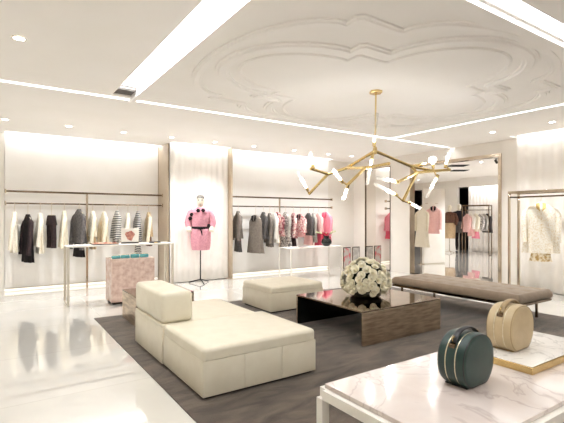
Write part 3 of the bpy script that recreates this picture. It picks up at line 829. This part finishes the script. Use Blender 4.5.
garment('camel_coat', 'beige draped coat with a brown skirt at the right end of the left rail', 'coat', 2.64, Y, 1.45, .76, F['tan'], -85, W=.38, sleeve=.5, sm=F['cream'], lower=F['fur'], lower_z=.95, group=G)

Y = 8.42; G = 'clothes hanging in the second bay'
garment('grey_coat', 'long grey coat alone at the left end of the second rail', 'coat', 4.50, Y, 1.483, .58, F['grey'], -92, W=.40, sleeve=.55, lower=F['dgrey'], lower_z=.88, group=G)
garment('grey_dress', 'taupe grey pinafore dress with a black neckline, second on the second rail', 'dress', 4.95, Y, 1.40, .53, F['grey2'], -62, W=.40, sleeve=.0, collar=F['black'], flare=1.15, group=G)
garment('slate_jacket', 'dark slate grey jacket right of the taupe pinafore dress', 'jacket', 5.16, Y, 1.465, .85, F['dgrey'], -86, W=.36, sleeve=.5, group=G)
garment('grey_cardigan', 'long grey cardigan left of the white blouse', 'cardigan', 5.33, Y, 1.443, .66, F['grey'], -95, W=.34, sleeve=.6, front=F['lgrey'], group=G)
garment('white_blouse', 'plain white blouse between the grey cardigan and the burgundy print jacket', 'blouse', 5.475, Y, 1.444, .75, F['white'], -90, W=.34, sleeve=.5, group=G)
garment('burgundy_jacket', 'burgundy and rose print jacket just left of the second rail post', 'jacket', 5.585 - .03, Y, 1.468, .90, F['pinkpr'], -65, W=.38, sleeve=.42, sm=F['burg'], collar=F['burg'], group=G)
garment('grey_print_dress', 'grey and white print dress just right of the second rail post', 'dress', 5.78, Y, 1.469, .62, F['greypr'], -75, W=.38, sleeve=.5, sm=F['lgrey'], group=G)
garment('wine_print_coat', 'wine red print coat over a darker skirt in the second bay', 'coat', 6.01, Y, 1.447, .60, F['burg'], -92, W=.36, sleeve=.48, sm=F['pinkpr'], lower=F['brownblack'], lower_z=.84, group=G)
garment('rose_print_blouse', 'rose print blouse with a black collar in the second bay', 'blouse', 6.225, Y, 1.43, .86, F['pinkpr'], -68, W=.36, sleeve=.4, collar=F['black'], lower=F['rose'], lower_z=.97, group=G)
garment('grey_sweater', 'mid grey sweater above a pale pink skirt, right part of the second rail', 'sweater', 6.47, Y, 1.449, .66, F['dgrey'], -75, W=.38, sleeve=.45, lower=F['rose'], lower_z=.9, group=G)
garment('pale_grey_sweater', 'light grey top between the grey sweater and the pink blouse', 'top', 6.63, Y, 1.45, .724, F['lgrey'], -90, W=.34, sleeve=.5, group=G)
garment('pink_blouse', 'pale pink blouse over a coral skirt, second from the right end of the second rail', 'blouse', 6.79, Y, 1.455, .62, F['rose'], -78, W=.36, sleeve=.4, lower=F['hot'], lower_z=.98, group=G)
garment('pink_jacket', 'bright pink jacket at the right end of the second rail', 'jacket', 7.03, Y, 1.477, .72, F['pink'], -62, W=.38, sleeve=.5, collar=F['hot'], lower=F['hot'], lower_z=.95, group=G)

# white embroidered jacket on the right frame
garment('white_jacket', 'white embroidered jacket over an ivory lace skirt on the polished frame', 'jacket', 7.69, 3.55, 1.60, .60, F['lace'], -62, W=.46, T=.16, lw=.6, sleeve=.58, waist=.95, flare=1.05,
        hz=1.70, lower=F['golda'], lower_z=.74, collar=F['gold'], buttons=F['gold'])

# ------------------------------------------------------------------ mannequins
def head_mesh(z, r=.085, yaw=0):
    b = MB()
    prof = [(.001, -.125), (.035, -.118), (.058, -.095), (.072, -.05), (.080, 0), (.082, .04), (.074, .08), (.05, .11), (.001, .125)]
    b.rings([[Vector((rr * .92 * cos(a * pi / 12), rr * 1.08 * sin(a * pi / 12) - (.012 if zz < -.03 else 0), z + zz)) for a in range(24)] for rr, zz in prof])
    b.ball((0, -.088, z - .018), .016, .75, 1.1, 1.5, 8, 6)      # nose
    return b
def face_parts(root, z, m, lip):
    for s in (-1, 1):
        MB().ball((s * .032, -.078, z + .012), .017, 1, .35, .55, 10, 6).build('eye', m, root)
        b = MB(); b.tube([(s * .014, -.083, z + .030), (s * .034, -.080, z + .036), (s * .052, -.068, z + .030)], .0045, 6); b.build('eyebrow', m, root)
        MB().ball((s * .076, .005, z - .005), .02, .4, .8, 1.4, 8, 6).build('ear', BODYM, root)
    MB().ball((0, -.081, z - .062), .019, 1, .35, .42, 10, 6).build('mouth', lip, root)

HAIRM = mat('grey painted hair', (70, 66, 62), .5, pattern='noise', rgb2=(150, 142, 132), scale=30)
def mannequin(name, label, x, y, rz, coat, sleeve_m, cuff, top=1.84, hem=.70, stand=True, belt=None, flowers=None, skirt=None, hair=False, stand_m=BLACKM):
    t = thing(name, label, 'mannequin', (x, y, 0), rz)
    hz = top - .125
    head_mesh(hz).build('head', BODYM, t, ang=70)
    if hair:
        face_parts(t, hz, HAIRM, mat('dusty lip paint', (176, 120, 112), .5, pattern='noise', rgb2=(166, 108, 100), scale=9))
        b = MB(); b.rings([[Vector((rr * .95 * cos(a * pi / 12), rr * 1.11 * sin(a * pi / 12) + .006, hz + zz)) for a in range(24)] for rr, zz in ((.080, .045), (.083, .06), (.076, .09), (.054, .118), (.001, .131))])
        b.build('painted_hair', HAIRM, t, ang=60)
    MB().lathe([(.046, hz - .20), (.043, hz - .12), (.045, hz - .06)], 20).build('neck', BODYM, t)
    # torso under the clothes
    zs = top - .30
    b = MB(); b.rings([[Vector((w * cos(a * pi / 12), d * sin(a * pi / 12), z)) for a in range(24)] for w, d, z in
                       ((.05, .05, zs + .06), (.13, .08, zs + .01), (.17, .10, zs - .06), (.16, .11, zs - .18), (.12, .09, zs - .36), (.165, .11, zs - .55))])
    b.build('torso', BODYM, t, ang=70)
    jb = zs - .46
    prof = [(.075, .066, zs + .045), (.14, .088, zs + .015), (.195, .105, zs - .04), (.205, .125, zs - .13), (.19, .125, zs - .26), (.160, .112, zs - .375), (.20, .13, zs - .46)]
    def ring(w, d, z, ph=0, rp=0.0, n=36): return [Vector((w * cos(2 * pi * a / n) * (1 + rp * sin(7 * 2 * pi * a / n + ph)), d * sin(2 * pi * a / n) * (1 + rp * sin(7 * 2 * pi * a / n + ph)), z)) for a in range(n)]
    b = MB(); b.rings([ring(w, d, z, 0, .012 if z < zs - .1 else 0) for w, d, z in prof]); b.build('jacket_body', coat, t, ang=75)
    b = MB(); b.rings([ring(.170, .118, zs - .37), ring(.205, .14, zs - .46, 1, .03), ring(.20, .15, (zs - .46 + hem) / 2, 1, .05), ring(.19, .15, hem + .08, 1, .06), ring(.175, .14, hem, 1, .06)])
    b.build('skirt', skirt or coat, t, ang=75)
    for s in (-1, 1):
        b = MB(); b.tube([(s * .14, 0, zs - .03), (s * .19, 0, zs - .06), (s * .225, .01, zs - .16), (s * .245, .0, zs - .27), (s * .235, -.04, zs - .36)], [.055, .066, .070, .072, .056], 16); b.build('sleeve', sleeve_m, t, ang=75)
        b = MB(); b.tube([(s * .235, -.035, zs - .352), (s * .228, -.058, zs - .395), (s * .22, -.085, zs - .435)], [.052, .056, .050], 14); b.build('cuff', cuff, t, ang=60)
    b = MB()
    for s in (-1, 1):
        b.rings([[Vector((s * .035, -.075, zs + .05)), Vector((s * .12, -.085, zs + .01)), Vector((s * .135, -.118, zs - .055)), Vector((s * .03, -.128, zs - .075))],
                 [Vector((s * .035, -.06, zs + .055)), Vector((s * .12, -.07, zs + .02)), Vector((s * .135, -.10, zs - .05)), Vector((s * .03, -.11, zs - .07))]])
    b.build('collar', coat, t, ang=60)
    if belt:
        b = MB(); b.rings([ring(.172, .124, zs - .345), ring(.176, .128, zs - .365), ring(.174, .126, zs - .395)]); b.build('belt', belt, t)
        b = MB(); b.ball((-.03, -.135, zs - .37), .03, 1.3, .5, .8).ball((.035, -.135, zs - .375), .03, 1.3, .5, .8).ball((0, -.14, zs - .372), .014)
        b.tube([(0, -.138, zs - .38), (.03, -.145, zs - .45), (.04, -.145, zs - .52)], [.012, .014, .006], 8); b.build('bow', belt, t)
    if flowers:
        for fx, fz in flowers:
            b = MB(); yy = -.12 if abs(fx) < .15 else -.075
            for k in range(6): b.ball((fx + .022 * cos(k * pi / 3), yy, zs + fz + .022 * sin(k * pi / 3)), .02, 1, .55, 1, 8, 6)
            b.ball((fx, yy - .012, zs + fz), .014); b.build('fabric_flower', F['black'], t)
    if stand:
        MB().tube([(0, 0, .06), (0, 0, zs - .50)], .013, 12).build('stand_pole', stand_m, t)
        for k in range(3):
            a = radians(-90 + 120 * k + 20)
            MB().tube([(0.01 * cos(a), 0.01 * sin(a), .075), (.12 * cos(a), .12 * sin(a), .045), (.24 * cos(a), .24 * sin(a), .011)], .010, 8).build('stand_leg', stand_m, t)
    else:
        for s in (-1, 1):
            MB().tube([(s * .08, 0, hem + .1), (s * .085, 0, .48), (s * .085, .02, .3), (s * .085, .01, .08)], [.075, .055, .058, .035], 14).build('leg', F['black'], t)
            MB().box(s * .085 - .04, s * .085 + .04, -.15, .07, 0, .06, .02, 3).build('shoe', BLACKM, t, ang=60)
    return t
mannequin('dressed_mannequin', 'mannequin in a pink belted coat dress on a black tripod stand', 3.50, 8.17, radians(-26), F['pinkcoat'], F['pinkcoat'], F['cream2'],
          1.80, .68, True, F['black'], [(-.17, -.10), (-.04, -.02), (.06, -.015), (-.20, -.18), (.17, -.33)], hair=True)

# ------------------------------------------------------------------ chandelier
CX, CY = 3.77, 3.59
t = thing('branch_chandelier', 'branching brass chandelier with frosted glass tube lamps over the coffee table', 'chandelier', (CX, CY, CEIL))
MB().lathe([(.001, -.03), (.072, -.03), (.078, -.024), (.078, -.0006), (.001, -.0006)], 6).build('canopy', BRASS, t, ang=20)
MB().tube([(0, 0, -.03), (-.012, .003, -.70)], .010, 10).build('rod', BRASS, t)
P_ = dict(hub=(-.012, .003, -.715), l1=(-.19, .304, -.9), l2=(-.313, .508, -.963), l3=(-.587, .511, -.912), l4=(-.388, .799, -1.202), b1=(-.291, -.111, -.946),
          b2=(-.524, -.074, -1.146), b3=(.164, -.056, -.858), r1=(.511, -.109, -.876), r1b=(.785, -.112, -.82), r2=(.566, -.146, -.95), r3=(.136, -.218, -1.092),
          r4=(.264, -.183, -1.31), r5=(.826, -.201, -.92), r6=(1.038, -.283, -.899))
MB().lathe([(.001, -.755), (.022, -.75), (.026, -.72), (.026, -.68), (.016, -.665), (.001, -.66)], 12, -.012, .003).build('hub', BRASS, t)
for a, b in (('hub', 'l1'), ('l1', 'l2'), ('l2', 'l3'), ('l2', 'l4'), ('l1', 'b1'), ('b1', 'b2'), ('b1', 'b3'), ('hub', 'r1'), ('r1', 'r1b'), ('r1', 'r2'), ('r2', 'r3'), ('r2', 'r4'), ('r2', 'r5'), ('r1', 'r5'), ('r5', 'r6')):
    pa, pb = Vector(P_[a]), Vector(P_[b])
    MB().tube([pa, pa.lerp(pb, .5), pb], [.020, .017, .020], 8).build('branch', BRASS, t)
TB = [((-.022, .009, -.63), (.008, -.01, -.263), 0), ((-.042, .023, -.798), (-.127, .02, -1.123), 0), ((-.562, .494, -.881), (-.592, .514, -.72), 0), ((-.44, .774, -1.141), (-.6, .761, -.933), 0),
      ((-.579, -.037, -1.101), (-.722, -.061, -.985), 0), ((-.523, -.074, -1.168), (-.526, -.012, -1.299), 0), ((.117, -.205, -1.086), (-.215, -.222, -1.063), 0), ((.19, -.134, -1.232), (-.16, -.139, -1.123), 0),
      ((.333, -.23, -1.333), (.515, -.232, -1.397), 0), ((.991, -.252, -.845), (1.069, -.244, -.68), 0), ((.858, -.222, -.996), (.664, -.212, -1.253), 0), ((.816, -.194, -.857), (.807, -.188, -.714), 1)]
NODES = [Vector(v) for v in P_.values()]
for p, q, globe in TB:
    p, q = Vector(p), Vector(q); d = (q - p).normalized(); L = (q - p).length
    near = min(NODES, key=lambda v: (v - p).length)
    s = MB(); s.tube([near, p], [.010, .010], 8); s.tube([p - d * .035, p - d * .03, p + d * .012, p + d * .018], [.010, .019, .019, .012], 10)
    so = s.build('lamp_socket', BRASS, t)
    l = bpy.data.lights.new('bulb_glow', 'POINT'); l.energy = 1.3; l.color = (.97, .98, 1); l.shadow_soft_size = .012
    lo = bpy.data.objects.new('bulb_glow', l); COL.objects.link(lo); lo.location = Vector((CX, CY, CEIL)) + p + d * (.088 if globe else .128)
    if globe:
        c = p + d * .075
        MB().ball(c, .05, 1, 1, 1, 18, 12).build('glass_globe', CLEARM, so)
        MB().tube([p + d * .015, p + d * .03, p + d * .055, p + d * .07], [.008, .015, .015, .004], 8).build('bulb', BULBM, so)
    else:
        g = MB(); n = 14; R = .0195
        g.tube([p + d * .014, p + d * .02, p + d * (L * .5), p + d * L], [R * .8, R, R, R], n)
        g.build('glass_tube', TUBEM, so)
        MB().tube([p + d * .015, p + d * .03, p + d * .07, p + d * .11], [.008, .0135, .0135, .003], 8).build('bulb', BULBM, so)

# ------------------------------------------------------------------ the room beyond the opening
FX0, FX1, FY0, FY1 = X1 + .12, 15.7, 1.5, 14.2
slab('floor', FLOOR2M, X1 + .061, FX1 + .2, FY0, FY1, -0.1, 0)
struct(MB().box(FX0, FX1 + .2, FY0, FY1, CEIL, CEIL + .1).build('ceiling', CEILM, smooth=False))
DY = [(9.97, 10.46), (12.15, 12.75)]
ysegs = [(FY0, 9.97), (10.46, 12.15), (12.75, FY1)]
for k, (a, b) in enumerate(ysegs): slab('wall_right', WALL if k == 0 else WALLB, FX1, FX1 + .15, a, b, 0, CEIL)
for a, b in DY:
    slab('wall_right', WALLB, FX1, FX1 + .15, a, b, 2.56, CEIL)
    pass
slab('floor', FLOOR2M, FX1 + .2, FX1 + 1.0, 9.6, 13.1, -.1, 0)
slab('ceiling', BLACKM, FX1 + .15, FX1 + 1.0, 9.6, 13.1, 2.57, 2.7)  # alcove shell in black stands in for the unlit dark behind the doorways
slab('wall_right', BLACKM, FX1 + 1.0, FX1 + 1.1, 8.5, FY1 + 1, 0, 2.7)
slab('wall_front', BLACKM, FX1 + .16, FX1 + 1.0, 9.5, 9.6, 0, 2.7)
slab('wall_back', BLACKM, FX1 + .16, FX1 + 1.0, 13.1, 13.2, 0, 2.7)
slab('wall_back', WALLB, X1 + .12, FX1, FY1, FY1 + .15, 0, CEIL)
slab('wall_front', WALL, FX0, FX1, FY0 - .15, FY0, 0, CEIL)
slab('wall_left', WALLB, FX0 - .1, FX0, 8.9, FY1, 0, CEIL)
pleats('far_curtain', 'white pleated curtain behind the small clothes frame beyond the opening', (FX1 - .08, 9.9, 0), (FX1 - .08, 5.0, 0), .012, 2.56, 36, .02)
t = thing('display_screen', 'free standing white panel beyond the opening, hung with a blush jacket', 'display panel', (10.52, 7.77, 0), math.atan2(-.2, .65))
MB().box(-.36, .36, -.04, .04, .03, 2.16, .004, 1).build('panel_body', WHITEM, t)
MB().box(-.34, .34, -.05, .05, 0, .0295).build('panel_base', CREAMM, t)
for px_ in (-.30, .03): MB().tube([(px_, -.041, 1.74), (px_, -.15, 1.74)], .008, 8).build('peg', CHROME, t)
garment('blush_jacket', 'blush pink jacket hanging on the white panel beyond the opening', 'jacket', 10.32, 7.62, 1.66, .88, F['rose'], math.degrees(math.atan2(-.2, .65)) - 50, W=.36, sleeve=.55, lower=F['rose'], lower_z=1.0, hz=None, collar=F['black'])
garment('cream_coat', 'long cream coat hanging at the left edge of the white panel', 'coat', 10.03, 7.79, 1.60, .50, F['cream2'], math.degrees(math.atan2(-.2, .65)) - 70, W=.36, sleeve=.55, hz=None, sm=F['cream'])
t = thing('coat_stand', 'slim polished coat stand left of the white panel beyond the opening', 'coat stand', (10.12, 7.90, 0))
MB().lathe([(.001, 0), (.10, 0), (.10, .012), (.02, .02), (.001, .02)], 20).build('base', CHROME, t)
MB().tube([(0, 0, .021), (0, 0, 1.68)], .010, 10).build('pole', CHROME, t)
MB().tube([(0, 0, 1.66), (-.05, -.06, 1.69), (-.09, -.11, 1.665), (-.09, -.11, 1.60)], .007, 8).build('hook', CHROME, t)
frame_rail('small_rail', 'small polished clothes frame beyond the opening, holding pink and grey clothes', 14.2, 8.30, 9.20, .34, 1.78, 1.60, DARKCH, radians(15), .02)
def far_rail(u):  # a point along the hanging rail of the small frame
    a = radians(15); lx, ly = .17, u
    return 14.2 + lx * cos(a) - ly * sin(a), 8.75 + lx * sin(a) + ly * cos(a)
G = 'clothes on the small frame beyond the opening'
for u, m, lw, zb, lb, nm, ct in ((.33, 'rose', None, .80, 'blush jacket at the left end of the small frame', 'blush_jacket', 'jacket'), (.19, 'white', 'rose', .66, 'white blouse over a pink skirt on the small frame', 'white_blouse', 'blouse'),
                             (.04, 'cream2', 'pink', .58, 'ivory top over a rose pink skirt, middle of the small frame', 'ivory_blouse', 'top'), (-.12, 'greypr', None, .85, 'grey print jacket right of the pink skirts', 'print_jacket', 'jacket'),
                             (-.24, 'lgrey', None, .85, 'pale grey jacket near the right end of the small frame', 'pale_jacket', 'jacket'), (-.35, 'charcoal', None, .80, 'dark jacket at the right end of the small frame', 'dark_jacket', 'jacket')):
    x, y = far_rail(u)
    garment(nm, lb, ct, x, y, 1.47, zb, F[m], -115, W=.44, sleeve=.45, hz=1.60, lower=F[lw] if lw else None, lower_z=zb + .25 if lw else None, group=G)
mannequin('dark_mannequin', 'mannequin in a dark jacket beside the doorway beyond the opening', 14.75, 9.75, radians(-60), F['navy'], F['navy'], F['charcoal'], 1.85, .75, False, skirt=F['dgrey'])
mannequin('fur_mannequin', 'mannequin in a brown fur coat and tan skirt beyond the opening', 14.15, 9.755, radians(-60), F['fur'], F['fur'], F['fur'], 1.80, .55, True, skirt=F['tan'], stand_m=CHROME)
for x, y, w in ((11.0, 6.6, 'first beyond the opening'), (12.6, 8.4, 'above the fur coat mannequin'), (14.0, 7.2, 'before the far curtain'), (10.0, 9.2, 'behind the white panel'), (9.6, 6.6, 'in front of the white panel'), (14.2, 11.2, 'near the dark doorway')):
    downlight(x, y, 'added downlight in the next room ' + w, 40 if 'in front' in w else 190)  # added to brighten the room beyond the opening and its white panel
for x, y, lb in ((10.7, 6.02, 'small black track spotlight, left of the pair beyond the opening'), (10.9, 5.82, 'small black track spotlight, right of the pair beyond the opening')):
    t = thing('track_spotlight', lb, 'spotlight', (x, y, CEIL), radians(30))
    MB().lathe([(.001, -.012), (.035, -.012), (.035, -.0006), (.001, -.0006)], 14).build('mount', BLACKM, t)
    MB().tube([(0, 0, -.012), (0, 0, -.05)], .008, 8).build('arm', BLACKM, t)
    MB().tube([(-.03, .02, -.045), (.03, -.02, -.105)], [.03, .034], 14).build('lamp_housing', BLACKM, t)
for x, y, lb in ((11.2, 7.45, 'larger black panel standing in for a dark ceiling recess beyond the opening'), (12.4, 8.2, 'smaller black panel standing in for a dark ceiling recess beyond the opening')):
    t = thing('dark_recess_panel', lb, 'vent', (x, y, CEIL), radians(-34))  # slatted black panels stand in for dark recesses in this ceiling
    MB().box(-.26, .26, -.20, .20, -.012, -.0006, .003, 1).build('recess_frame', BLACKM, t)
    s = MB()
    for k in range(7): s.box(-.23, .23, -.17 + k * .052, -.15 + k * .052, -.02, -.0125)
    s.build('recess_slats', BLACKM, t)

strip(15.25, 15.45, 5, 9.8, LEDW, 'added light strip brightening the far curtain beyond the opening', z=CEIL - .022, name='ceiling_trough_light')  # hidden strip added so the far curtain does not stay dark
slab('trim_12', WALL, 15.0, 15.08, FY0, 9.9, 2.50, CEIL)
# ------------------------------------------------------------------ render look
w = bpy.data.worlds.new('world'); SC.world = w; w.use_nodes = True
w.node_tree.nodes['Background'].inputs['Color'].default_value = (1, .97, .93, 1)
w.node_tree.nodes['Background'].inputs['Strength'].default_value = 0.3
SC.view_settings.view_transform = 'Standard'; SC.view_settings.look = 'None'
SC.view_settings.gamma = 1.0; SC.view_settings.use_curve_mapping = False
SC.view_settings.exposure = 1.25
SC.cycles.max_bounces = 14; SC.cycles.diffuse_bounces = 12; SC.cycles.glossy_bounces = 5; SC.cycles.transparent_max_bounces = 12
SC.cycles.sample_clamp_indirect = 4.0; SC.cycles.use_denoising = True
SC.cycles.use_guiding = True
